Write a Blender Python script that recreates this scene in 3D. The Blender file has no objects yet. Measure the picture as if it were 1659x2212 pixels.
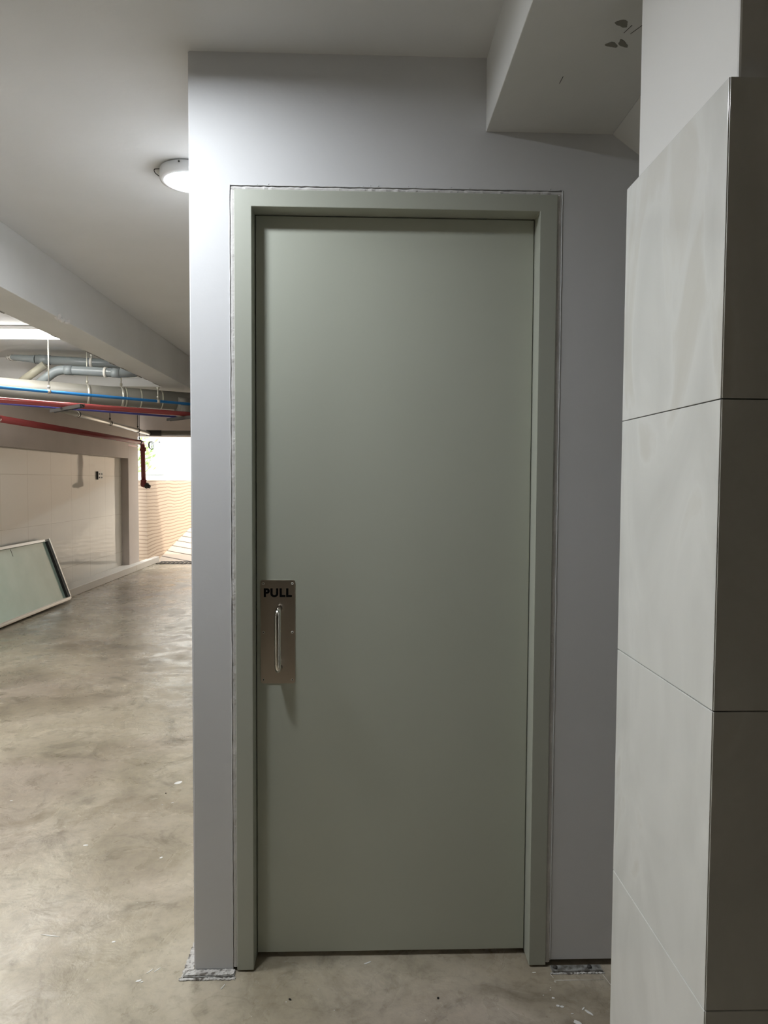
import bpy, bmesh, math, random
from mathutils import Vector, Matrix
random.seed(7)
C = bpy.context.scene.collection
S = bpy.context.scene

# ------------------------------------------------------------------ camera
F_PX, PITCH, YAW, ROLL, EYE = 1497.07, 0.044865, 0.030868, 0.005351, 1.4693
cam = bpy.data.cameras.new('camera'); co = bpy.data.objects.new('camera', cam); C.objects.link(co)
fwd = Vector((math.sin(YAW)*math.cos(PITCH), math.cos(YAW)*math.cos(PITCH), -math.sin(PITCH)))
rt = Vector((math.cos(YAW), -math.sin(YAW), 0)); dn = fwd.cross(rt)
r2 = math.cos(ROLL)*rt - math.sin(ROLL)*dn; d2 = fwd.cross(r2)
co.matrix_world = Matrix(((r2.x, -d2.x, -fwd.x, 0), (r2.y, -d2.y, -fwd.y, 0), (r2.z, -d2.z, -fwd.z, EYE), (0, 0, 0, 1)))
cam.sensor_fit = 'VERTICAL'; cam.sensor_height = 36; cam.lens = F_PX/2212*36
cam.clip_start = 0.02; cam.clip_end = 300
S.camera = co

# ------------------------------------------------------------------ light and exposure
S.view_settings.view_transform = 'Standard'; S.view_settings.look = 'None'
S.view_settings.exposure = 0.28; S.view_settings.gamma = 1.0; S.view_settings.use_curve_mapping = False
LAMP_STRENGTH = 158.0
LAMP_COLOUR = (0.90, 0.95, 1.0)
TUBE_STRENGTH = 21.0
W = bpy.data.worlds.new('sky'); S.world = W; W.use_nodes = True
wb = W.node_tree.nodes['Background']; wb.inputs[0].default_value = (0.95, 0.98, 1.0, 1); wb.inputs[1].default_value = 3.2
sun = bpy.data.lights.new('sun', 'SUN'); sun.energy = 1.9; sun.angle = math.radians(3); sun.color = (1.0, 0.93, 0.80)
so = bpy.data.objects.new('sun', sun); C.objects.link(so); so.location = (4, 4, 12)
so.rotation_euler = Vector((-0.55, 0.35, -1.0)).to_track_quat('-Z', 'Y').to_euler()

# ------------------------------------------------------------------ materials
def mat(name, col, rough=0.5, metal=0.0, spec=0.5, bump=None, mottle=None, emit=None, coat=0):
    """bump=(scale, strength, distance); mottle=(scale, colour2, lo, hi)"""
    m = bpy.data.materials.new(name); m.use_nodes = True
    n, l = m.node_tree.nodes, m.node_tree.links
    p = n['Principled BSDF']
    p.inputs['Base Color'].default_value = (*col, 1); p.inputs['Roughness'].default_value = rough
    p.inputs['Metallic'].default_value = metal; p.inputs['Specular IOR Level'].default_value = spec
    p.inputs['Coat Weight'].default_value = coat
    tc = n.new('ShaderNodeTexCoord')
    if mottle:
        t = n.new('ShaderNodeTexNoise'); t.inputs['Scale'].default_value = mottle[0]; t.inputs['Detail'].default_value = 5
        r = n.new('ShaderNodeValToRGB'); r.color_ramp.elements[0].position = mottle[2]; r.color_ramp.elements[1].position = mottle[3]
        r.color_ramp.elements[0].color = (*mottle[1], 1); r.color_ramp.elements[1].color = (*col, 1)
        l.new(tc.outputs['Object'], t.inputs['Vector']); l.new(t.outputs['Fac'], r.inputs['Fac']); l.new(r.outputs['Color'], p.inputs['Base Color'])
    if bump:
        t = n.new('ShaderNodeTexNoise'); t.inputs['Scale'].default_value = bump[0]; t.inputs['Detail'].default_value = 4
        b = n.new('ShaderNodeBump'); b.inputs['Strength'].default_value = bump[1]; b.inputs['Distance'].default_value = bump[2]
        l.new(tc.outputs['Object'], t.inputs['Vector']); l.new(t.outputs['Fac'], b.inputs['Height']); l.new(b.outputs['Normal'], p.inputs['Normal'])
    if emit:
        p.inputs['Emission Color'].default_value = (*emit[0], 1); p.inputs['Emission Strength'].default_value = emit[1]
    return m

M = {}
M['paint'] = mat('white wall paint', (.69, .69, .70), .62, bump=(40, .25, .002), mottle=(1.6, (.665, .665, .67), .35, .6))
M['columnpaint'] = mat('bright white column paint', (.82, .815, .80), .6, bump=(40, .25, .002))
M['ceil'] = mat('white ceiling paint', (.72, .72, .715), .75, bump=(25, .3, .003), mottle=(1.3, (.67, .67, .66), .3, .6))
M['beampaint'] = mat('matt beam paint', (.68, .68, .665), .75, bump=(18, .35, .004), mottle=(2, (.62, .62, .60), .3, .6))
M['greige'] = mat('greige plaster', (.63, .56, .51), .7, bump=(15, .3, .003), mottle=(2, (.57, .51, .46), .3, .65))
M['door'] = mat('grey green door paint', (.50, .52, .44), .42, bump=(260, .12, .0006), mottle=(3, (.485, .505, .425), .3, .7))
M['frame'] = mat('grey green frame paint', (.44, .455, .39), .40, bump=(300, .12, .0005))
M['kerb'] = mat('pale kerb paint', (.76, .72, .65), .6, bump=(30, .3, .003))
M['filler'] = mat('rough white filler', (.74, .72, .70), .7, bump=(90, .8, .004))
M['mortar'] = mat('crusty mortar', (.62, .60, .57), .9, bump=(120, 1.0, .008), mottle=(45, (.16, .14, .12), .38, .52))
M['steel'] = mat('brushed steel', (.66, .59, .51), .30, 1.0, bump=(8, .12, .004))
M['chrome'] = mat('polished steel tube', (.72, .70, .66), .16, 1.0)
M['screw'] = mat('screw steel', (.80, .78, .72), .5, .5)
M['dark'] = mat('black', (.012, .011, .010), .5)
M['ink'] = mat('black ink', (.003, .003, .003), .7, spec=.08)
M['rust'] = mat('galvanised channel', (.20, .19, .17), .6, .5, bump=(60, .6, .004), mottle=(50, (.5, .5, .48), .4, .6))
M['lampwhite'] = mat('white lamp housing', (.80, .80, .80), .4)
M['glow'] = mat('lit diffuser', (.9, .9, .9), .4, emit=(LAMP_COLOUR, LAMP_STRENGTH))
M['tubeglow'] = mat('lit tube', (.9, .9, .9), .4, emit=((1.0, .99, .94), TUBE_STRENGTH))
M['greypvc'] = mat('grey pvc pipe', (.24, .27, .28), .22, bump=(6, .05, .004))
M['ducting'] = mat('dusty grey pipe', (.23, .22, .19), .5, bump=(10, .1, .004), mottle=(3, (.19, .18, .155), .3, .6))
M['blue'] = mat('blue pipe', (.02, .20, .52), .3)
M['violet'] = mat('violet pipe', (.09, .09, .36), .35)
M['red'] = mat('red painted pipe', (.30, .05, .05), .22, coat=.3)
M['beige'] = mat('beige pvc', (.50, .48, .38), .35)
M['silver'] = mat('galvanised conduit', (.55, .53, .48), .28, .6)
M['whitepvc'] = mat('white pvc', (.78, .76, .70), .35)
M['rod'] = mat('threaded rod', (.62, .60, .52), .4, .6)
M['alu'] = mat('dull aluminium', (.60, .60, .58), .38, .7, bump=(60, .15, .001))
M['ironwork'] = mat('dark grating iron', (.055, .05, .045), .6, .1)
M['pane'] = mat('frosted green glass', (.50, .68, .61), .13, mottle=(2.5, (.45, .63, .56), .35, .6))
M['facade'] = mat('white render outdoors', (.85, .86, .84), .8)
M['plastic'] = mat('ivory plastic', (.75, .73, .66), .35)
M['leaf'] = mat('pale leaves', (.30, .42, .16), .6)
M['darkenedplaster'] = mat('darkened brown plaster', (.10, .08, .06), .8, bump=(12, .3, .003))  # darkness of the unlit space around the camera, put into the colour

def nodes(m):
    return m.node_tree.nodes, m.node_tree.links, m.node_tree.nodes['Principled BSDF']

def floor_material():
    m = mat('polished concrete', (.40, .36, .29), .4); n, l, p = nodes(m)
    tc = n.new('ShaderNodeTexCoord')
    def noise(scale, detail, rough, dist=0, off=0):
        mp = n.new('ShaderNodeMapping'); mp.inputs['Location'].default_value = (off, off*1.7, 0)
        t = n.new('ShaderNodeTexNoise'); t.inputs['Scale'].default_value = scale; t.inputs['Detail'].default_value = detail
        t.inputs['Roughness'].default_value = rough; t.inputs['Distortion'].default_value = dist
        l.new(tc.outputs['Object'], mp.inputs['Vector']); l.new(mp.outputs['Vector'], t.inputs['Vector']); return t.outputs['Fac']
    def ramp(fac, stops):
        r = n.new('ShaderNodeValToRGB'); e = r.color_ramp.elements
        while len(e) < len(stops): e.new(.5)
        for k, (pos, c) in enumerate(stops): e[k].position = pos; e[k].color = (*c, 1)
        l.new(fac, r.inputs['Fac']); return r.outputs['Color']
    def mix(mode, a, b, f=1.0):
        x = n.new('ShaderNodeMix'); x.data_type = 'RGBA'; x.blend_type = mode
        if isinstance(f, float): x.inputs[0].default_value = f
        else: l.new(f, x.inputs[0])
        l.new(a, x.inputs[6]); l.new(b, x.inputs[7]); return x.outputs[2]
    base = ramp(noise(1.5, 8, .62, .6), [(.30, (.24, .205, .15)), (.43, (.37, .325, .245)), (.60, (.50, .45, .36)), (.75, (.45, .41, .335))])
    blot = ramp(noise(4.2, 7, .68, 1.2, 5), [(.32, (.60, .585, .55)), (.47, (.98, .97, .95)), (.75, (1.08, 1.06, 1.03))])
    c = mix('MULTIPLY', base, blot)
    fine = ramp(noise(26, 8, .7, .3, 9), [(.30, (.80, .79, .77)), (.5, (1, 1, 1)), (.75, (1.10, 1.09, 1.07))])
    c = mix('MULTIPLY', c, fine)
    # scattered hairline cracks
    v = n.new('ShaderNodeTexVoronoi'); v.feature = 'DISTANCE_TO_EDGE'; v.inputs['Scale'].default_value = .8
    wp = n.new('ShaderNodeTexNoise'); wp.inputs['Scale'].default_value = 3; wp.inputs['Detail'].default_value = 5
    l.new(tc.outputs['Object'], wp.inputs['Vector'])
    va = n.new('ShaderNodeVectorMath'); va.operation = 'MULTIPLY_ADD'; va.inputs[1].default_value = (.5, .5, 0)
    l.new(wp.outputs['Color'], va.inputs[0]); l.new(tc.outputs['Object'], va.inputs[2]); l.new(va.outputs[0], v.inputs['Vector'])
    cr = ramp(v.outputs['Distance'], [(.0, (.88, .87, .85)), (.003, (.95, .95, .95)), (.005, (1, 1, 1))])
    c = mix('MULTIPLY', c, cr)
    # purple-grey cast in places
    tint = ramp(noise(.9, 3, .5, 0, 21), [(.45, (1, 1, 1)), (.65, (.93, .90, .95))])
    c = mix('MULTIPLY', c, tint)
    l.new(c, p.inputs['Base Color'])
    rr = n.new('ShaderNodeMapRange'); rr.inputs[1].default_value = .3; rr.inputs[2].default_value = .7; rr.inputs[3].default_value = .17; rr.inputs[4].default_value = .44
    l.new(noise(5, 7, .65, .8, 13), rr.inputs[0]); l.new(rr.outputs[0], p.inputs['Roughness'])
    b = n.new('ShaderNodeBump'); b.inputs['Strength'].default_value = .35; b.inputs['Distance'].default_value = .01
    l.new(noise(9, 6, .6, .4, 3), b.inputs['Height']); l.new(b.outputs['Normal'], p.inputs['Normal'])
    return m
M['floor'] = floor_material()

def marble_material():
    m = mat('pale onyx marble', (.66, .67, .63), .12); n, l, p = nodes(m)
    tc = n.new('ShaderNodeTexCoord')
    mp = n.new('ShaderNodeMapping'); mp.inputs['Rotation'].default_value = (.5, .3, .2); mp.inputs['Scale'].default_value = (2.6, 2.6, 1.1)
    l.new(tc.outputs['Object'], mp.inputs['Vector'])
    t = n.new('ShaderNodeTexNoise'); t.inputs['Scale'].default_value = 1.5; t.inputs['Detail'].default_value = 5; t.inputs['Distortion'].default_value = 1.4
    l.new(mp.outputs['Vector'], t.inputs['Vector'])
    r = n.new('ShaderNodeValToRGB'); e = r.color_ramp.elements; e[0].position = .30; e[0].color = (.71, .715, .69, 1); e[1].position = .72; e[1].color = (.72, .71, .66, 1)
    x = e.new(.5); x.color = (.79, .795, .77, 1); x = e.new(.545); x.color = (.82, .825, .80, 1); x = e.new(.60); x.color = (.76, .755, .715, 1)
    l.new(t.outputs['Fac'], r.inputs['Fac']); l.new(r.outputs['Color'], p.inputs['Base Color'])
    return m
M['marble'] = marble_material()

def tile_material():
    m = mat('glossy cream wall tile', (.74, .72, .66), .06); n, l, p = nodes(m)
    tc = n.new('ShaderNodeTexCoord'); sx = n.new('ShaderNodeSeparateXYZ'); l.new(tc.outputs['Object'], sx.inputs[0])
    def line(src, pitch, off):
        a = n.new('ShaderNodeMath'); a.operation = 'ADD'; a.inputs[1].default_value = off; l.new(src, a.inputs[0])
        d = n.new('ShaderNodeMath'); d.operation = 'DIVIDE'; d.inputs[1].default_value = pitch; l.new(a.outputs[0], d.inputs[0])
        f = n.new('ShaderNodeMath'); f.operation = 'FRACT'; l.new(d.outputs[0], f.inputs[0])
        c = n.new('ShaderNodeMath'); c.operation = 'LESS_THAN'; c.inputs[1].default_value = .006/pitch; l.new(f.outputs[0], c.inputs[0]); return c.outputs[0]
    a = line(sx.outputs['Y'], .6, 6.0 - 1.47 + .003); b = line(sx.outputs['Z'], .6, 6.0 - 1.52 + .603)
    mx = n.new('ShaderNodeMath'); mx.operation = 'MAXIMUM'; l.new(a, mx.inputs[0]); l.new(b, mx.inputs[1])
    x = n.new('ShaderNodeMix'); x.data_type = 'RGBA'; x.inputs[6].default_value = (.74, .72, .66, 1); x.inputs[7].default_value = (.56, .53, .47, 1)
    l.new(mx.outputs[0], x.inputs[0]); l.new(x.outputs[2], p.inputs['Base Color'])
    t = n.new('ShaderNodeTexNoise'); t.inputs['Scale'].default_value = 3.5; t.inputs['Detail'].default_value = 2; l.new(tc.outputs['Object'], t.inputs['Vector'])
    bp = n.new('ShaderNodeBump'); bp.inputs['Strength'].default_value = .25; bp.inputs['Distance'].default_value = .01
    l.new(t.outputs['Fac'], bp.inputs['Height']); l.new(bp.outputs['Normal'], p.inputs['Normal'])
    return m
M['tile'] = tile_material()

def band_material(name, axis, pitch, c1, c2, width, warp, skew=0.0, shift=None):
    """wavy colour bands across a surface: lines of constant axis value"""
    m = mat(name, c1, .75); n, l, p = nodes(m)
    tc = n.new('ShaderNodeTexCoord'); sx = n.new('ShaderNodeSeparateXYZ'); l.new(tc.outputs['Object'], sx.inputs[0])
    t = n.new('ShaderNodeTexNoise'); t.inputs['Scale'].default_value = 1.3; t.inputs['Detail'].default_value = 3; l.new(tc.outputs['Object'], t.inputs['Vector'])
    k = n.new('ShaderNodeMath'); k.operation = 'MULTIPLY_ADD'; k.inputs[1].default_value = warp; l.new(t.outputs['Fac'], k.inputs[0]); l.new(sx.outputs[axis], k.inputs[2])
    s = n.new('ShaderNodeMath'); s.operation = 'MULTIPLY_ADD'; s.inputs[1].default_value = skew; l.new(sx.outputs['X' if axis == 'Y' else 'Y'], s.inputs[0]); l.new(k.outputs[0], s.inputs[2])
    d = n.new('ShaderNodeMath'); d.operation = 'DIVIDE'; d.inputs[1].default_value = pitch; l.new(s.outputs[0], d.inputs[0])
    f = n.new('ShaderNodeMath'); f.operation = 'FRACT'; l.new(d.outputs[0], f.inputs[0])
    r = n.new('ShaderNodeValToRGB'); e = r.color_ramp.elements
    e[0].position = 0; e[0].color = (*c2, 1); e[1].position = 1; e[1].color = (*c1, 1)
    x = e.new(width*.6); x.color = (*c2, 1); x = e.new(min(width*1.6, .9)); x.color = (*c1, 1)
    l.new(f.outputs[0], r.inputs['Fac']); l.new(r.outputs['Color'], p.inputs['Base Color'])
    return m
M['rampwall'] = band_material('banded tan retaining wall', 'Z', .062, (.62, .50, .38), (.40, .29, .21), .25, .10)  # wavy darker tan bands in the colour, repeated up the wall
M['ramp'] = band_material('grooved concrete ramp', 'Y', .36, (.62, .53, .43), (.07, .05, .04), .10, .01, skew=.55)

# ------------------------------------------------------------------ mesh helpers
def box(bm, x0, x1, y0, y1, z0, z1, bev=0):
    vs = [bm.verts.new(v) for v in ((x0,y0,z0),(x1,y0,z0),(x1,y1,z0),(x0,y1,z0),(x0,y0,z1),(x1,y0,z1),(x1,y1,z1),(x0,y1,z1))]
    fs = [bm.faces.new([vs[i] for i in q]) for q in ((3,2,1,0),(4,5,6,7),(0,1,5,4),(1,2,6,5),(2,3,7,6),(3,0,4,7))]
    if bev:
        es = list({e for f in fs for e in f.edges})
        bmesh.ops.bevel(bm, geom=es, offset=bev, segments=2, affect='EDGES', profile=.5)

def prism(bm, pts, axis, a, b, bev=0):
    """pts outline in the two other axes; extruded from a to b along axis"""
    def P(u, v, w):
        return (w, u, v) if axis == 0 else ((u, w, v) if axis == 1 else (u, v, w))
    A = [bm.verts.new(P(u, v, a)) for u, v in pts]; B = [bm.verts.new(P(u, v, b)) for u, v in pts]
    fs = [bm.faces.new(A), bm.faces.new(list(reversed(B)))]
    k = len(pts)
    for i in range(k): fs.append(bm.faces.new([A[i], B[i], B[(i+1) % k], A[(i+1) % k]]))
    bmesh.ops.recalc_face_normals(bm, faces=fs)
    if bev: bmesh.ops.bevel(bm, geom=list({e for f in fs for e in f.edges}), offset=bev, segments=2, affect='EDGES', profile=.5)

def tube(bm, pts, r, seg=20, bend=0.0, caps=True):
    """round bar through points, corners rounded with radius bend; r a number"""
    P = [Vector(p) for p in pts]; path = [P[0]]
    for i in range(1, len(P)-1):
        a, b = (P[i-1]-P[i]), (P[i+1]-P[i]); 
        if bend > 0:
            d = min(bend, a.length*.49, b.length*.49); s, e = P[i]+a.normalized()*d, P[i]+b.normalized()*d
            for k in range(9):
                t = k/8; path.append((1-t)**2*s + 2*t*(1-t)*P[i] + t*t*e)
        else: path.append(P[i])
    path.append(P[-1])
    rings = []; up = None
    for i, p in enumerate(path):
        t = (path[min(i+1, len(path)-1)] - path[max(i-1, 0)]).normalized()
        if up is None:
            up = Vector((0, 0, 1)) if abs(t.z) < .9 else Vector((0, 1, 0))
        u = (up - t*up.dot(t)).normalized(); up = u; v = t.cross(u)
        rings.append([bm.verts.new(p + r*(math.cos(2*math.pi*k/seg)*u + math.sin(2*math.pi*k/seg)*v)) for k in range(seg)])
    for a, b in zip(rings, rings[1:]):
        for k in range(seg):
            f = bm.faces.new([a[k], a[(k+1) % seg], b[(k+1) % seg], b[k]]); f.smooth = True
    if caps:
        bm.faces.new(list(reversed(rings[0]))); bm.faces.new(rings[-1])

def lathe(bm, prof, c, axis=Vector((0,0,1)), seg=64):
    """prof = [(radius, height along axis)]"""
    axis = axis.normalized(); h = Vector((1,0,0)) if abs(axis.x) < .9 else Vector((0,1,0))
    u = (h - axis*h.dot(axis)).normalized(); v = axis.cross(u); c = Vector(c); rings = []
    for r, z in prof:
        if r < 1e-6: rings.append([bm.verts.new(c + axis*z)])
        else: rings.append([bm.verts.new(c + axis*z + r*(math.cos(2*math.pi*k/seg)*u + math.sin(2*math.pi*k/seg)*v)) for k in range(seg)])
    for a, b in zip(rings, rings[1:]):
        for k in range(seg):
            q = [a[k % len(a)], a[(k+1) % len(a)], b[(k+1) % len(b)], b[k % len(b)]]
            q = [x for i, x in enumerate(q) if x not in q[:i]]
            if len(q) > 2: f = bm.faces.new(q); f.smooth = True
    bmesh.ops.recalc_face_normals(bm, faces=bm.faces[:])

def on_line(a, b, t): return tuple(Vector(a).lerp(Vector(b), t))

ROOTS = {}
def origin_of(o):
    v = Vector((0, 0, 0))
    while o is not None: v = v + Vector(o.location); o = o.parent
    return v
def obj(name, build, m, parent=None, loc=None, smooth_angle=True):
    """build(bm) adds the shape in world coordinates"""
    bm = bmesh.new(); build(bm)
    loc = Vector(loc) if loc is not None else (Vector((0,0,0)))
    base = origin_of(parent) if parent else Vector((0,0,0))
    for v in bm.verts: v.co -= (base + loc)
    me = bpy.data.meshes.new(name); bm.to_mesh(me); bm.free(); me.materials.append(M[m] if isinstance(m, str) else m)
    o = bpy.data.objects.new(name, me); C.objects.link(o); o.location = loc
    if parent: o.parent = parent
    return o
def thing(name, label, cat, loc, group=None):
    o = bpy.data.objects.new(name, None); C.objects.link(o); o.empty_display_size = .05; o.location = loc
    o['label'] = label; o['category'] = cat
    if group: o['group'] = group
    return o
def tag(o, label, cat, group=None):
    o['label'] = label; o['category'] = cat
    if group: o['group'] = group
    return o
def struct(name, build, m, parent=None):
    o = obj(name, build, m, parent)
    if not parent: o['kind'] = 'structure'
    return o
def copy_thing(root, loc, label):
    r = root.copy(); C.objects.link(r); r.location = loc; r['label'] = label
    for ch in list(root.children):
        c = ch.copy(); C.objects.link(c); c.parent = r
        for g in list(ch.children):
            d = g.copy(); C.objects.link(d); d.parent = c
    return r

# ------------------------------------------------------------------ levels
ZC = 2.676          # ceiling
WY = 2.024          # face of the wall with the door
DY = 2.081          # face of the door leaf

# ------------------------------------------------------------------ structure
floor = struct('floor', lambda bm: box(bm, -4.3, 3.3, -3.2, 12.5, -.2, 0), 'floor')
struct('ceiling', lambda bm: box(bm, -4.3, 3.3, -3.2, 12.05, ZC, ZC+.15), 'ceil')

# wall round the door: one plate with the opening cut out
OL, OR_, OT = -.382, .573, 2.308
def wall_front(bm):
    prism(bm, [(-.498, .003), (OL, .003), (OL, OT), (OR_, OT), (OR_, .021), (1.75, .021), (1.75, ZC), (-.498, ZC)], 1, WY, WY+.18)
    es = [e for e in bm.edges if all(abs(v.co.x+.498) < 1e-4 for v in e.verts) and abs(e.verts[0].co.y-e.verts[1].co.y) < 1e-4]
    bmesh.ops.bevel(bm, geom=es, offset=.004, segments=3, affect='EDGES')
struct('wall_front', wall_front, 'paint')
struct('wall_partition', lambda bm: box(bm, -.498, -.34, WY+.18, 6.6, 0, ZC), 'paint')
struct('wall_right', lambda bm: box(bm, 1.6, 1.75, -3.2, WY, 0, ZC), 'darkenedplaster')
struct('wall_behind', lambda bm: box(bm, -4.3, 1.75, -3.2, -3.05, 0, ZC), 'darkenedplaster')
struct('wall_garage_right', lambda bm: box(bm, 3.1, 3.3, WY+.18, 12, 0, ZC), 'greige')
struct('wall_garage_inner', lambda bm: (box(bm, -.34, 3.1, 6.45, 6.6, 0, ZC)), 'greige')

# left side of the garage: kerb, glossy tiles, overhanging plaster band, pillar
struct('wall_left', lambda bm: box(bm, -4.05, -3.84, -3.05, 11.17, 0, 1.86), 'tile')
struct('wall_left_upper', lambda bm: box(bm, -4.05, -3.73, -3.05, 11.17, 1.808, ZC), 'greige')
struct('pillar', lambda bm: box(bm, -4.05, -3.73, 11.17, 11.66, 0, ZC, .006), 'greige')
struct('kerb', lambda bm: box(bm, -3.84, -3.62, -3.05, 11.17, 0, .105, .008), 'kerb')
struct('kerb_end', lambda bm: box(bm, -3.729, -3.62, 11.17, 12.42, 0, .105, .008), 'kerb')
# header over the exit and the wall beside it
struct('wall_far', lambda bm: prism(bm, [(-4.05, 2.195), (-.5, 2.195), (-.5, 0), (3.3, 0), (3.3, ZC), (-4.05, ZC)], 1, 11.8, 12.0), 'greige')

# beams
beam = struct('ceiling_beam', lambda bm: box(bm, -1.955, -1.70, -3.05, 11.8, 2.369, ZC, .003), 'beampaint')
def lump(bm):
    for k in range(9):
        c = Vector((-1.697 + random.uniform(-.012, .006), 4.04 + random.uniform(-.09, .05), 2.372 + random.uniform(-.008, .010)))
        r = random.uniform(.008, .018)
        bmesh.ops.create_icosphere(bm, subdivisions=2, radius=r, matrix=Matrix.Translation(c))
    for v in bm.verts: v.co += Vector((random.uniform(-1, 1), random.uniform(-1, 1), random.uniform(-1, 1)))*.003
obj('plaster_lump', lump, 'filler', beam)
def ragged(bm):
    y = 2.6; k = 0
    while y < 6.6:
        w = random.uniform(.05, .22)
        if random.random() < .6:
            prism(bm, [(-1.957, 2.369), (-1.950, 2.369-random.uniform(.002, .008)), (-1.944, 2.369)], 1, y, y+w)
        y += w
obj('plaster_ridge', ragged, 'rust', beam)
struct('ceiling_beam', lambda bm: box(bm, -3.73, -1.955, 7.07, 7.32, 2.40, ZC, .003), 'ceil')
# boxed beam above the right half of the door wall, and the sloping soffit next to it
struct('ceiling_beam', lambda bm: box(bm, .349, .717, -3.05, WY, 2.470, ZC, .002), 'beampaint')
struct('sloping_soffit', lambda bm: prism(bm, [(.717, 2.470), (1.6, 1.83), (1.6, ZC), (.717, ZC)], 1, 1.80, WY), 'beampaint')

def stain(bm):
    for cx, cy, a, b, ang in ((.562, 1.543, .016, .010, .5), (.566, 1.617, .015, .008, .3), (.590, 1.612, .018, .007, .8)):
        vs = []
        for k in range(22):
            t = 2*math.pi*k/22; r = 1 + .18*math.sin(3*t + cx*90) + random.uniform(-.08, .08)
            x, y = a*r*math.cos(t), b*r*math.sin(t)
            vs.append((cx + x*math.cos(ang) - y*math.sin(ang), cy + x*math.sin(ang) + y*math.cos(ang)))
        prism(bm, vs, 2, 2.4692, 2.4702)
sb = [o for o in C.objects if o.name == 'ceiling_beam.002'][0]
M['damp'] = mat('damp stain', (.22, .21, .18), .8)
obj('damp_stain', stain, 'damp', sb)
def scratches(bm):
    for a, b in (((.578, 1.575), (.586, 1.548)), ((.594, 1.577), (.612, 1.540)), ((.4905, 1.775), (.491, 1.745))):
        tube(bm, [(a[0], a[1], 2.4701), (b[0], b[1], 2.4701)], .0009, 6)
obj('scratch', scratches, 'dark', sb)

# ------------------------------------------------------------------ pillar at the right: plaster core clad in marble slabs
core = struct('column', lambda bm: box(bm, .560, 1.598, 1.050, 1.429, 0, ZC, .004), 'columnpaint')
joints = [0.0, .176, .648, 1.1206, 1.5946, 2.064]
g = .0008
for a, b in zip(joints, joints[1:]):
    def slab(bm, a=a, b=b): box(bm, .5341, .5595, 1.0268, 1.420, a+g, b-g, .001)
    o = obj('side_slab', slab, 'marble', core)
    def slab2(bm, a=a, b=b): box(bm, .5360, 1.598, 1.0256, 1.0495, a+g, b-g, .001)
    o = obj('front_slab', slab2, 'marble', core)

# ------------------------------------------------------------------ the door
door = struct('door_1', lambda bm: box(bm, -.3175, .506, DY, DY+.044, .017, 2.245, .0015), 'door')
def frame(bm):
    prism(bm, [(-.3690, .006), (-.320, .006), (-.320, 2.248), (.5085, 2.248), (.5085, .006), (.5595, .006), (.5595, 2.296), (-.3690, 2.296)], 1, WY-.004, WY+.055, .0016)
    # rebate behind the leaf
    prism(bm, [(-.360, .006), (-.3195, .006), (-.3195, 2.2475), (.508, 2.2475), (.508, .006), (.550, .006), (.550, 2.290), (-.360, 2.290)], 1, WY+.0552, WY+.15)
    prism(bm, [(-.3195, .006), (-.300, .006), (-.300, 2.230), (.490, 2.230), (.490, .006), (.508, .006), (.508, 2.2475), (-.3195, 2.2475)], 1, DY+.046, WY+.15)
obj('door_frame', frame, 'frame', door)
def filler(bm):
    def strip(p, q, nrm, w, n=90):
        """ragged bead from p to q (xz), width w along nrm"""
        prev = None
        for i in range(n+1):
            t = i/n; x, z = p[0]+(q[0]-p[0])*t, p[1]+(q[1]-p[1])*t
            j1, j2, dy = random.uniform(-.0005, .0007), random.uniform(-.0006, .0010), random.uniform(-.0012, .0012)
            ring = [bm.verts.new((x-nrm[0]*j1, WY+.002+dy, z-nrm[1]*j1)), bm.verts.new((x+nrm[0]*w*.5, WY+.0004+dy, z+nrm[1]*w*.5)),
                    bm.verts.new((x+nrm[0]*(w+j2), WY+.0028+dy, z+nrm[1]*(w+j2))), bm.verts.new((x+nrm[0]*w, WY+.03, z+nrm[1]*w)), bm.verts.new((x, WY+.03, z))]
            if prev:
                for k in range(5): bm.faces.new([prev[k], prev[(k+1) % 5], ring[(k+1) % 5], ring[k]])
            prev = ring
    strip((-.3692, .012), (-.3692, 2.297), (-1, 0), .0115)
    strip((.5598, .012), (.5598, 2.297), (1, 0), .0130)
    strip((-.3790, 2.2975), (.5725, 2.2975), (0, 1), .0085)
    bmesh.ops.recalc_face_normals(bm, faces=bm.faces[:])
obj('filler_bead', filler, 'filler', door)
def ridge(bm):
    # thin raised plaster lip round the opening
    def wob(p, q, n=70, r=.0013):
        pts = []
        for i in range(n+1):
            t = i/n; pts.append((p[0]+(q[0]-p[0])*t + random.uniform(-.0007, .0007), WY-.0002, p[1]+(q[1]-p[1])*t + random.uniform(-.0007, .0007)))
        tube(bm, pts, r, 6)
    wob((OL-.0004, .02), (OL-.0004, OT)); wob((OR_+.0005, .02), (OR_+.0005, OT), r=.0017); wob((OL, OT+.0008), (OR_, OT+.0008))
    for k in range(14):
        x = random.uniform(OL, OR_); tube(bm, [(x, WY-.0005, OT+.002), (x+random.uniform(.002, .006), WY-.0005, OT+random.uniform(.003, .007))], .0007, 5)
obj('plaster_lip', ridge, 'paint', door)

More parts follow.
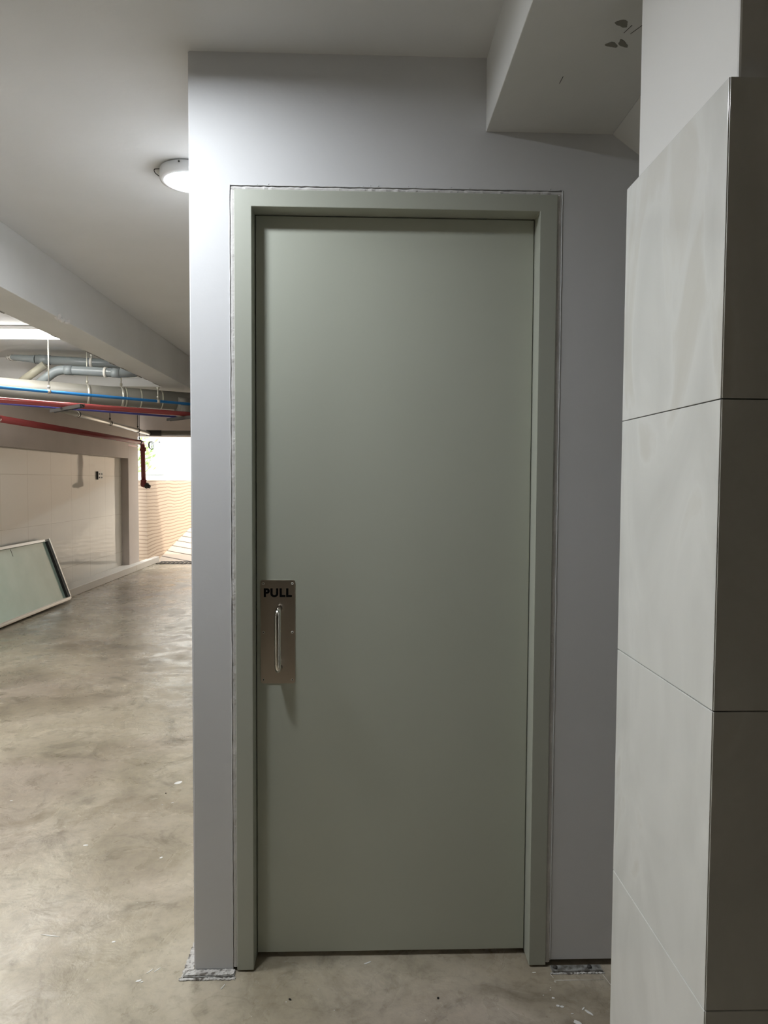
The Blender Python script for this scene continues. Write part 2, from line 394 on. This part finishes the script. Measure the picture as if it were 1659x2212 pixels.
# pull handle on its steel plate
def plate(bm):
    x0, x1, z0, z1, r = -.3055, -.2015, .856, 1.170, .007; pts = []
    for cx, cz, a0 in ((x1-r, z1-r, 0), (x0+r, z1-r, 90), (x0+r, z0+r, 180), (x1-r, z0+r, 270)):
        for k in range(7): a = math.radians(a0+15*k); pts.append((cx+r*math.cos(a), cz+r*math.sin(a)))
    prism(bm, pts, 1, DY-.0022, DY-.0002, .0004)
pl = obj('handle_plate', plate, 'steel', door)
obj('pull_handle', lambda bm: tube(bm, [(-.2485, DY-.002, 1.085), (-.2485, DY-.050, 1.085), (-.2485, DY-.050, .905), (-.2485, DY-.002, .905)], .0092, 28, .024), 'chrome', pl)
for sx in (-.2975, -.2105):
    for sz in (.867, 1.012, 1.159):
        s = obj('screw', lambda bm: lathe(bm, [(0, .0004), (.0016, .0004), (.0018, .0012), (.0034, .0012), (.0040, 0)], (sx, DY-.0021, sz), Vector((0, -1, 0)), 20), 'screw', pl)
        obj_loc = None
def slots(bm):
    for sx in (-.2975, -.2105):
        for sz in (.867, 1.012, 1.159): lathe(bm, [(0, .0010), (.0016, .0010), (.0016, 0)], (sx, DY-.0021, sz), Vector((0, -1, 0)), 12)
obj('screw_recess', slots, 'dark', pl)
fc = bpy.data.curves.new('lettering', 'FONT'); fc.body = 'PULL'; fc.size = .0372; fc.extrude = .0003; fc.offset = .0018; fc.space_character = 1.15
fc.align_x = 'CENTER'
fo = bpy.data.objects.new('t', fc); C.objects.link(fo)
me = bpy.data.meshes.new_from_object(fo); me.name = 'lettering'; bpy.data.objects.remove(fo)
xs = [v.co.x for v in me.vertices]; ys = [v.co.y for v in me.vertices]
w0, h0 = max(xs)-min(xs), max(ys)-min(ys)
for v in me.vertices:
    x = (v.co.x-min(xs))/w0*.0845 - .2960; z = (v.co.y-min(ys))/h0*.0265 + 1.1185
    v.co = (x, DY-.0025 - v.co.z, z)
me.materials.append(M['ink'])
lt = bpy.data.objects.new('lettering', me); C.objects.link(lt); lt.parent = pl

# ------------------------------------------------------------------ marks on the floor (belong to the floor)
M['whitepaint'] = mat('spilt white paint', (.80, .79, .76), .6)
def blob(bm, x, y, a, b, ang, h=.0012):
    vs = []
    for k in range(16):
        t = 2*math.pi*k/16; r = 1 + .2*math.sin(2*t+x*50) + random.uniform(-.12, .12)
        u, v = a*r*math.cos(t), b*r*math.sin(t); vs.append((x+u*math.cos(ang)-v*math.sin(ang), y+u*math.sin(ang)+v*math.cos(ang)))
    prism(bm, vs, 2, .0001, h)
def splashes(bm):
    for q in ((.548, 1.894, .0035, .0035, 0), (.554, 1.864, .005, .004, 0), (.563, 1.861, .006, .004, 0), (.632, 1.838, .013, .0035, -.95), (.621, 1.852, .007, .002, .7),
              (.590, 1.802, .014, .006, -.7), (.519, 1.997, .005, .0018, 0), (.571, 1.957, .0028, .0015, 0), (.523, 1.905, .0016, .0016, 0), (.548, 1.925, .0014, .0014, 0), (.552, 1.935, .0012, .0012, 0),
              (.585, 1.835, .004, .0012, -.2), (-.889, 3.33, .022, .012, .5), (-1.107, 2.757, .008, .006, 0), (-.778, 2.658, .006, .005, 0), (-.786, 2.165, .007, .003, .2),
              (-.651, 1.99, .010, .003, .4), (-.64, 1.985, .004, .002, 0), (-.21, 1.897, .0015, .0015, 0), (-.073, 1.863, .002, .0012, 0), (-.123, 1.944, .0012, .0012, 0), (-1.598, 3.154, .006, .004, 0),
              (-.86, 3.12, .006, .003, .6), (-.90, 3.10, .005, .002, .6), (-.63, 2.03, .012, .0015, .9), (-.61, 2.035, .010, .0015, .9), (-1.0, 2.2, .03, .0018, -.2), (.02, 2.05, .010, .003, .4), (-.40, 1.96, .0015, .010, -.4)):
        blob(bm, *q)
    for k in range(46):
        a = random.uniform(-1.6, .6); blob(bm, a, random.uniform(1.65, 3.2), random.uniform(.0007, .0018), random.uniform(.0007, .0018), 0, .0008)
obj('paint_splash', splashes, 'whitepaint', floor)
def grit(bm):
    for x, y in ((-.2, 1.905), (-.917, 3.216), (-1.74, 3.21), (-.73, 1.72), (-1.2, 1.95), (.1, 1.8), (.22, 1.9), (-.03, 1.76)): blob(bm, x, y, .004, .0025, random.uniform(0, 3), .003)
obj('grit', grit, 'dark', floor)
def chalk(bm):
    for a, b, r in (((.570, 1.9635), (.7165, 1.9625), .0007), ((.566, 1.988), (.571, 1.973), .0006), ((.722, 1.985), (.732, 1.935), .0006)):
        tube(bm, [(a[0], a[1], .0006), (b[0], b[1], .0006)], r, 6)
obj('chalk_line', chalk, 'whitepaint', floor)

# mortar bed and base plate at the left end of the door wall
def rough_slab(bm, x0, x1, y0, y1, z0, z1, nx, ny, j):
    g = [[bm.verts.new((x0+(x1-x0)*i/nx + random.uniform(-j, j), y0+(y1-y0)*k/ny + random.uniform(-j, j), z1 + random.uniform(-j, j)*.7)) for k in range(ny+1)] for i in range(nx+1)]
    for i in range(nx):
        for k in range(ny): bm.faces.new([g[i][k], g[i+1][k], g[i+1][k+1], g[i][k+1]])
    rim = [g[i][0] for i in range(nx+1)] + [g[nx][k] for k in range(1, ny+1)] + [g[i][ny] for i in range(nx-1, -1, -1)] + [g[0][k] for k in range(ny-1, 0, -1)]
    low = [bm.verts.new((v.co.x, v.co.y, z0)) for v in rim]
    for i in range(len(rim)): bm.faces.new([rim[i], low[i], low[(i+1) % len(rim)], rim[(i+1) % len(rim)]])
    bmesh.ops.recalc_face_normals(bm, faces=bm.faces[:])
bp = thing('base_plate', 'rusty steel base plate crusted with white mortar under the left end of the door wall', 'metal plate', (-.45, 2.0, 0))
obj('plate', lambda bm: box(bm, -.524, -.374, 1.996, WY-.001, .0002, .006, .0008), 'rust', bp)
obj('mortar_crust', lambda bm: (rough_slab(bm, -.520, -.376, 1.999, WY-.002, .0062, .0085, 30, 6, .0014)), 'mortar', bp)
obj('mortar_crust', lambda bm: (rough_slab(bm, -.534, -.370, 1.986, 1.9955, .0003, .003, 34, 3, .0018)), 'mortar', bp)
obj('mortar_crust', lambda bm: (rough_slab(bm, -.530, -.502, 1.998, 2.19, .0003, .004, 5, 34, .0022)), 'mortar', bp)
# steel channel with bolts at the right end
ch = thing('steel_channel', 'short steel channel with two bolts on the floor right of the door frame', 'metal channel', (.65, 2.0, 0))
obj('web', lambda bm: box(bm, .573, .726, 1.994, 2.022, .0003, .004, .0005), 'rust', ch)
obj('flange', lambda bm: box(bm, .573, .726, 1.994, 1.998, .004, .0065, .0004), 'rust', ch)
for bx in (.586, .690):
    obj('bolt', lambda bm: lathe(bm, [(0, .010), (.006, .010), (.007, .008), (.007, .0041)], (bx, 2.010, 0), seg=6), 'ironwork', ch)
obj('mortar_crust', lambda bm: (rough_slab(bm, .566, .730, 1.987, 1.9935, .0003, .0022, 34, 3, .0015)), 'mortar', ch)

# ------------------------------------------------------------------ round ceiling lamps
def round_lamp(loc, label):
    t = thing('ceiling_lamp', label, 'ceiling lamp', loc, 'round ceiling lamps'); c = Vector(loc)
    D = Vector((0, 0, -1))
    obj('housing', lambda bm: lathe(bm, [(0, .002), (.104, .002), (.104, .005), (.112, .006), (.113, .034), (.111, .043), (.100, .046), (.090, .045), (.088, .036)], c, D), 'lampwhite', t)
    obj('diffuser', lambda bm: lathe(bm, [(.0885, .037), (.086, .0400), (.06, .0415), (0, .042)], c, D), 'glow', t)
    obj('screw', lambda bm: lathe(bm, [(0, .0025), (.0035, .0025), (.0035, 0)], c+Vector((-.012, -.1118, -.013)), Vector((-.1, -1, 0)), 12), 'dark', t)
    obj('wire', lambda bm: tube(bm, [c+Vector((-.106, -.02, -.002)), c+Vector((-.130, -.03, -.008)), c+Vector((-.126, -.03, -.022)), c+Vector((-.110, -.02, -.032))], .0016, 8, .01), 'dark', t)
    return t
l1 = round_lamp((-.682, 2.79, ZC), 'round white surface ceiling lamp, lit, half hidden behind the left edge of the door wall')
copy_thing(l1, (-.64, 1.50, ZC), 'round white surface ceiling lamp, lit, above and in front of the door wall')
copy_thing(l1, (-1.36, 1.80, ZC), 'added round fill lamp on the ceiling, out of view, close to the long beam')  # extra lamp out of view, added to brighten the column side

# batten lamp in the bay beyond the long beam
tb = thing('batten_lamp', 'long bright fluorescent batten lamp on the garage ceiling beyond the long beam', 'ceiling lamp', (-2.9, 5.72, ZC))
obj('housing', lambda bm: box(bm, -3.62, -2.38, 5.60, 5.84, ZC-.030, ZC-.001, .003), 'lampwhite', tb)
obj('diffuser', lambda bm: box(bm, -3.60, -2.40, 5.61, 5.83, ZC-.062, ZC-.031, .012), 'tubeglow', tb)

copy_thing(tb, (-2.9, 1.95, ZC), 'added batten fill lamp on the garage ceiling, out of view, nearest the camera')  # unseen copy, added as fill light from the left
copy_thing(tb, (-2.9, 3.90, ZC), 'added batten fill lamp on the garage ceiling, out of view, the middle one')  # another unseen copy, added to lift the floor, tiles and glass panel

# ------------------------------------------------------------------ pipes
def extend(a, b, ta, tb): return on_line(a, b, ta), on_line(a, b, tb)
def coupling(bm, a, b, t, r, w):
    p = Vector(a).lerp(Vector(b), t); d = (Vector(b)-Vector(a)).normalized(); tube(bm, [p-d*w/2, p+d*w/2], r, 28)

ga, gb = (-3.081, 6.021, 2.24), (-1.703, 6.95, 2.24)
G0, G1 = extend(ga, gb, -.44, 1.85)
gp = thing('drain_pipe', 'thick dusty grey drain pipe running under the garage ceiling behind the blue pipe', 'pipe', G0)
obj('pipe_run', lambda bm: tube(bm, [G0, G1], .088, 40), 'ducting', gp)
for t in (.62, .70, .82):
    obj('joint_ring', lambda bm: coupling(bm, ga, gb, t, .0895, .012), 'beige', gp)
obj('socket', lambda bm: coupling(bm, ga, gb, .93, .094, .12), 'ducting', gp)
obj('seam_strip', lambda bm: tube(bm, [on_line(G0, G1, 0), on_line(G0, G1, 1)], .006, 6), 'silver', gp)
seam = gp.children[-1]
seam.location = (.052, -.040, -.066)

ba, bb = (-2.899, 5.665, 2.20), (-1.664, 6.79, 2.20)
B0, B1 = extend(ba, bb, -.6, 1.8)
bp_ = tag(obj('water_pipe', lambda bm: tube(bm, [B0, B1], .0135, 18), 'blue', loc=B0), 'thin bright blue water pipe in front of the thick grey drain pipe', 'pipe')
ra, rb = (-2.813, 5.495, 2.08), (-1.606, 6.552, 2.08)
R0, R1 = extend(ra, rb, -.6, 1.9)
tag(obj('fire_pipe', lambda bm: tube(bm, [R0, R1], .023, 24), 'red', loc=R0), 'upper red fire pipe running just under the thick grey drain pipe', 'pipe')
va, vb = (-2.949, 5.759, 2.085), (-1.717, 7.0, 2.085)
V0, V1 = extend(va, vb, -.45, 1.1)
tag(obj('water_pipe', lambda bm: tube(bm, [V0, V1], .012, 16), 'violet', loc=V0), 'thin violet blue pipe hugging the underside of the upper red pipe', 'pipe')
tag(obj('conduit', lambda bm: tube(bm, [(-2.18, 6.60, 2.098), (-1.70, 7.09, 2.098), (-1.2, 7.60, 2.098)], .013, 16), 'whitepvc', loc=(-2.2, 6.58, 2.085)), 'short white conduit showing below the upper red pipe near the door wall', 'conduit')

# strut brackets under the red pipe
def strut(a, b):
    a, b = Vector(a), Vector(b); d = (b-a).normalized(); s = Vector((-d.y, d.x, 0)); o = []
    def bld(bm):
        for off, w in ((-.017, .004), (.017, .004)):
            vs = []
            for e in (a, b):
                for dz in (-.026, 0):
                    for k in (-1, 1): vs.append(bm.verts.new(e + s*(off+k*w/2) + Vector((0, 0, dz))))
            for q in ((0,1,3,2), (4,6,7,5), (0,4,5,1), (2,3,7,6), (0,2,6,4), (1,5,7,3)): bm.faces.new([vs[i] for i in q])
        n = 12
        for i in range(n):   # slotted web
            p, q = a.lerp(b, (i+.1)/n), a.lerp(b, (i+.75)/n)
            vs = [bm.verts.new(x + s*k*.017 + Vector((0, 0, dz))) for x in (p, q) for dz in (-.003, 0) for k in (-1, 1)]
            for qd in ((0,1,3,2), (4,6,7,5), (0,4,5,1), (2,3,7,6), (0,2,6,4), (1,5,7,3)): bm.faces.new([vs[i] for i in qd])
        bmesh.ops.recalc_face_normals(bm, faces=bm.faces[:])
    return bld
tag(obj('strut_bracket', strut((-2.63, 5.98, 2.056), (-2.19, 5.51, 2.056)), 'ironwork', loc=(-2.4, 5.75, 2.05)), 'dark slotted strut bracket under the red pipe, the one further from the door wall', 'bracket', 'strut brackets carrying the red pipe')
tag(obj('strut_bracket', strut((-1.864, 6.735, 2.056), (-1.50, 6.345, 2.056)), 'ironwork', loc=(-1.7, 6.55, 2.05)), 'dark slotted strut bracket under the red pipe beside the door wall edge', 'bracket', 'strut brackets carrying the red pipe')

# lower red pipe with its drop and end valve
lr = thing('fire_pipe', 'lower red fire pipe along the left wall, elbowing down in front of the bright exit', 'pipe', (-3.48, 6.8, 2.04))
lr_a, lr_b = (-3.489, 6.76, 2.045), (-3.37, 10.75, 2.035)
obj('pipe_run', lambda bm: tube(bm, [lr_a, lr_b, (lr_b[0]+.008, lr_b[1]+.01, 1.42)], .034, 26, .07), 'red', lr)
obj('end_cap', lambda bm: lathe(bm, [(0, -.03), (.036, -.028), (.040, 0), (.036, .02), (.034, .035)], (lr_a[0]-.0, lr_a[1]-.02, lr_a[2]), Vector((.03, 1, 0)), 26), 'red', lr)
obj('elbow', lambda bm: lathe(bm, [(.040, -.03), (.041, .0), (.040, .03), (.034, .031)], (-3.361, 10.76, 1.93), seg=26), 'red', lr)
vv = obj('end_valve', lambda bm: (lathe(bm, [(.034, .07), (.046, .065), (.046, .045), (.042, .035), (.05, .0), (.042, -.035), (0, -.055)], (-3.362, 10.76, 1.40), seg=28)), 'red', lr)
obj('outlet_cap', lambda bm: lathe(bm, [(0, .115), (.026, .112), (.030, .075), (.044, .07), (.044, .045), (.02, .04)], (-3.362, 10.76, 1.395), Vector((1, -.3, -.35)), 22), 'ironwork', vv)
obj('side_stub', lambda bm: lathe(bm, [(0, .07), (.022, .07), (.022, .0)], (-3.375, 10.75, 1.97), Vector((-.3, -.1, -1)), 18), 'red', lr)
# dark red paint band where the pipe crosses the pillar
struct_o = [o for o in C.objects if o.name == 'pillar'][0]
obj('red_band', lambda bm: box(bm, -3.80, -3.7285, 11.169, 11.6, 2.00, 2.03), 'red', struct_o)

# galvanised conduit meeting the dark horizontal pipe above the exit
sa, sb_ = (-3.181, 7.392, 2.20), (-3.387, 11.16, 2.20)
S0 = on_line(sa, sb_, -.35)
sp = thing('sprinkler_pipe', 'slim galvanised pipe slanting towards the exit, between the two red pipes', 'pipe', S0)
obj('pipe_run', lambda bm: tube(bm, [S0, sb_], .029, 22), 'silver', sp)
for t in (.14, .45, .82):
    obj('joint_ring', lambda bm: coupling(bm, sa, sb_, t, .033, .03), 'silver', sp)
hp = thing('header_pipe', 'dark green grey pipe running level above the bright garage exit', 'pipe', (-3.40, 11.15, 2.21))
obj('pipe_run', lambda bm: tube(bm, [(-3.41, 11.15, 2.21), (-.6, 11.15, 2.21)], .040, 24), 'ducting', hp)
obj('elbow', lambda bm: tube(bm, [(-3.43, 11.15, 2.21), (-3.20, 11.15, 2.21)], .045, 24), 'ironwork', hp)

# grey pvc pipes in the upper corner
A0, A1 = (-3.05, 6.62, 2.585), (-1.98, 6.72, 2.55)
up = thing('drain_pipe', 'upper grey plastic drain pipe tight under the ceiling, with a rough sawn left end', 'pipe', A0)
obj('pipe_run', lambda bm: tube(bm, [A0, A1], .041, 28), 'greypvc', up)
obj('reducer', lambda bm: lathe(bm, [(.041, 0), (.034, .06), (.030, .16), (.026, .24), (.012, .26), (0, .26)], A0, Vector((-1, .12, .09)), 24), 'greypvc', up)
obj('socket', lambda bm: coupling(bm, A0, A1, .07, .046, .10), 'greypvc', up)
obj('cut_end', lambda bm: (lathe(bm, [(.0, 0), (.030, .01), (.034, .05), (.020, .10), (0, .11)], (-3.24, 6.655, 2.602), Vector((-1, .1, .05)), 14)), 'mortar', up)
B_0, B_1 = (-2.72, 6.40, 2.457), (-2.20, 6.40, 2.432)
lp = thing('drain_pipe', 'lower grey plastic drain pipe with an angled left end and round right elbow', 'pipe', B_0)
obj('pipe_run', lambda bm: tube(bm, [(-3.02, 6.42, 2.27), (-2.76, 6.40, 2.459), (-2.17, 6.40, 2.432), (-2.08, 6.55, 2.46), (-2.07, 6.72, 2.55)], .041, 28, .07), 'greypvc', lp)
obj('socket', lambda bm: coupling(bm, B_0, B_1, .12, .0445, .07), 'greypvc', lp)
obj('socket', lambda bm: coupling(bm, B_0, B_1, .93, .0445, .07), 'greypvc', lp)
obj('pipe_clamp', lambda bm: coupling(bm, B_0, B_1, .75, .0465, .022), 'whitepvc', lp)
tag(obj('drain_pipe', lambda bm: tube(bm, [(-3.20, 6.62, 2.37), (-2.96, 6.60, 2.535)], .036, 24), 'beige', loc=(-3.2, 6.62, 2.37)), 'short beige plastic pipe slanting up behind the angled grey pipe', 'pipe')

# hangers
def hanger(top, bottom, r_clamp, axis, label, m='rod'):
    t = thing('pipe_hanger', label, 'pipe hanger', top, 'pipe hangers')
    obj('rod', lambda bm: tube(bm, [top, (bottom[0], bottom[1], bottom[2]+r_clamp)], .005, 10), m, t)
    obj('anchor', lambda bm: lathe(bm, [(0, .002), (.016, .002), (.013, .014), (.006, .024)], top, Vector((0, 0, -1)), 14), m, t)
    obj('nut', lambda bm: lathe(bm, [(0, .01), (.012, .01), (.012, -.012), (0, -.012)], (bottom[0], bottom[1], bottom[2]+r_clamp+.025), seg=6), m, t)
    ax = Vector(axis).normalized()
    obj('clamp', lambda bm: tube(bm, [Vector(bottom)-ax*.012, Vector(bottom)+ax*.012], r_clamp+.003, 24), m, t)
    return t
db = Vector(bb)-Vector(ba); dg = Vector(gb)-Vector(ga); ds = Vector(sb_)-Vector(sa); dr = Vector(lr_b)-Vector(lr_a)
p = on_line(ba, bb, .222); hanger((p[0], p[1], ZC), p, .0145, db, 'tall pale hanger rod clamping the blue pipe under the batten lamp')
p = on_line(ba, bb, .80); hanger((p[0], p[1], 2.33), p, .0145, db, 'short pale hanger clamping the blue pipe close to the door wall')
p = on_line(A0, A1, .46); hanger((p[0], p[1], ZC), p, .042, Vector(A1)-Vector(A0), 'short white hanger holding the upper grey plastic pipe', 'whitepvc')
p = on_line(ga, gb, .42); hanger((p[0], p[1], ZC), (p[0], p[1], 2.24), .090, dg, 'hanger on the thick grey pipe below the middle of the lower plastic pipe')
p = on_line(ga, gb, .60); hanger((p[0], p[1], ZC), (p[0], p[1], 2.24), .090, dg, 'hanger on the thick grey pipe below the round elbow of the plastic pipe')
for t_, lab in ((.15, 'hanger on the slim galvanised pipe, next to the strut bracket'), (.46, 'hanger halfway along the slim galvanised pipe'), (.815, 'hanger on the slim galvanised pipe in front of the pillar')):
    p = on_line(sa, sb_, t_); hanger((p[0], p[1], ZC), p, .031, ds, lab, 'ironwork')
p = on_line(lr_a, lr_b, .965); hanger((p[0], p[1], ZC), p, .036, dr, 'long thin hanger rod on the lower red pipe just before its elbow', 'ironwork')

# ------------------------------------------------------------------ power outlet on the tiles
ot = thing('power_outlet', 'small white double power outlet on the glossy tiled wall', 'power outlet', (-3.84, 10.24, 1.47))
obj('cover', lambda bm: box(bm, -3.84, -3.822, 10.15, 10.34, 1.468, 1.582, .003), 'plastic', ot)
for y in (10.20, 10.29):
    for z in (1.497, 1.548): obj('socket', lambda bm: box(bm, -3.823, -3.819, y-.022, y+.022, z-.011, z+.011, .001), 'dark', ot)
obj('side_gap', lambda bm: box(bm, -3.84, -3.818, 10.135, 10.150, 1.466, 1.584), 'dark', ot)

# ------------------------------------------------------------------ framed glass panel leaning on the wall
V = Vector((-.262, 0, .742)).normalized(); U = Vector((0, 1, 0)); N = U.cross(V); N = N if N.x > 0 else -N
PO = Vector((-3.545, 5.9, .012))
def pbox(bm, u0, u1, v0, v1, n0, n1, bev=.001):
    c = [PO+U*u+V*v+N*w for u in (u0, u1) for v in (v0, v1) for w in (n0, n1)]
    vs = [bm.verts.new(x) for x in c]
    fs = [bm.faces.new([vs[i] for i in q]) for q in ((0,1,3,2), (4,6,7,5), (0,4,5,1), (2,3,7,6), (0,2,6,4), (1,5,7,3))]
    bmesh.ops.recalc_face_normals(bm, faces=fs)
    if bev: bmesh.ops.bevel(bm, geom=list({e for f in fs for e in f.edges}), offset=bev, segments=1, affect='EDGES')
HT = .772
gl = thing('window_panel', 'aluminium framed panel of frosted green glass leaning against the tiled wall', 'window panel', PO)
obj('bottom_rail', lambda bm: (pbox(bm, 0, 2.50, .010, .032, 0, .055), pbox(bm, 0, 2.50, 0.0, .009, .0, .040), pbox(bm, 0, 2.50, .032, .039, .02, .03)), 'alu', gl)
obj('top_rail', lambda bm: (pbox(bm, 0, 2.40, HT-.025, HT, 0, .045), pbox(bm, .0, 2.30, HT, HT+.010, .0, .02)), 'alu', gl)
obj('side_rail', lambda bm: (pbox(bm, 2.478, 2.50, .036, HT, 0, .060)), 'alu', gl)
obj('side_rail', lambda bm: (pbox(bm, 0, .04, .046, HT-.035, 0, .062)), 'alu', gl)
obj('dark_inner_strip', lambda bm: (pbox(bm, 2.440, 2.477, .040, HT-.026, .010, .050)), 'dark', gl)  # black strip along the inner face of the end rail
obj('glass_pane', lambda bm: pbox(bm, .02, 2.47, .03, HT-.02, .010, .018), 'pane', gl)
obj('crack', lambda bm: pbox(bm, 1.62, 1.628, HT-.115, HT-.035, .0182, .0196, 0), 'dark', gl)

# ------------------------------------------------------------------ beyond the exit
GR = .178
def ramp(bm): prism(bm, [(12.5, -.2), (12.5, 0), (26, 13.5*GR), (26, -.2)], 0, -3.70, -.3)
struct('ramp', ramp, 'ramp')
struct('retaining_wall_left', lambda bm: prism(bm, [(12.0, -.2), (26, -.2), (26, 2.9), (20, 1.9), (17, 1.46), (12.0, 1.46)], 0, -3.95, -3.70), 'rampwall')
struct('retaining_wall_right', lambda bm: prism(bm, [(12.0, -.2), (26, -.2), (26, 3.2), (12.0, 3.2)], 0, -.3, -.05), 'rampwall')
struct('ground_outdoors', lambda bm: (box(bm, -30, -3.95, 12.0, 40, 1.2, 1.40)), 'facade')
struct('facade_outdoors', lambda bm: box(bm, -14, 8, 27.0, 27.3, 0, 9), 'facade')
nb = struct('facade_neighbour', lambda bm: box(bm, -12, -4.6, 18.0, 18.3, 1.40, 7), 'facade')
M['windowgrey'] = mat('grey outdoor window frame', (.42, .43, .40), .6)
def win(bm):
    for x0, x1, z0, z1 in ((-5.62, -5.60, 1.62, 2.44), (-5.22, -5.20, 1.62, 2.44), (-5.62, -5.20, 2.42, 2.44), (-5.66, -5.10, 1.60, 1.62)): box(bm, x0, x1, 17.96, 18.0, z0, z1)
wn = struct('window_1', win, 'windowgrey')
obj('window_sill', lambda bm: box(bm, -5.75, -5.05, 17.90, 18.0, 1.545, 1.575, .004), 'windowgrey', wn)
def shrub(bm):
    for k in range(120):
        c = Vector((-5.35 + random.gauss(0, .10), 17.2 + random.gauss(0, .12), 2.1 + random.gauss(0, .26)))
        n = Vector((random.uniform(-1, 1), random.uniform(-1, 0), random.uniform(-.3, 1))).normalized(); u = n.orthogonal().normalized(); v = n.cross(u)
        L = random.uniform(.05, .10); w = L*.35
        bm.faces.new([bm.verts.new(c-u*L), bm.verts.new(c+v*w), bm.verts.new(c+u*L), bm.verts.new(c-v*w)])
sh = thing('shrub', 'pale green leafy shrub outdoors in front of the white facade', 'shrub', (-5.35, 17.2, 1.4))
obj('foliage', shrub, 'leaf', sh)
obj('stem', lambda bm: tube(bm, [(-5.35, 17.2, 1.40), (-5.33, 17.2, 1.8), (-5.37, 17.2, 2.2)], .012, 8), 'mortar', sh)

dg_ = thing('drain_grate', 'narrow iron drain grate across the foot of the ramp', 'drain grate', (-2, 12.3, 0))
obj('grate_frame', lambda bm: (box(bm, -3.60, -.35, 12.14, 12.17, 0, .012), box(bm, -3.60, -.35, 12.44, 12.47, 0, .012)), 'ironwork', dg_)
def bars(bm):
    x = -3.58
    while x < -.4: box(bm, x, x+.03, 12.17, 12.44, 0, .010); x += .075
obj('grate_bars', bars, 'ironwork', dg_)

# coil of wire hanging in the exit
def coil(bm):
    for k in range(3):
        pts = []
        for i in range(25):
            t = 2*math.pi*i/24; pts.append((-3.55 + (.028+.006*k)*math.cos(t) + .01*k, 11.72 + .01*k, 2.04 + (.055+.006*k)*math.sin(t) - .3*.03*math.cos(t)))
        tube(bm, pts, .0045, 8)
    tube(bm, [(-3.57, 11.75, 2.10), (-3.58, 11.79, 2.193)], .002, 6)
tag(obj('wire_coil', coil, 'ironwork', loc=(-3.55, 11.74, 2.1)), 'small dark coil of wire hanging from the header over the exit', 'wire')
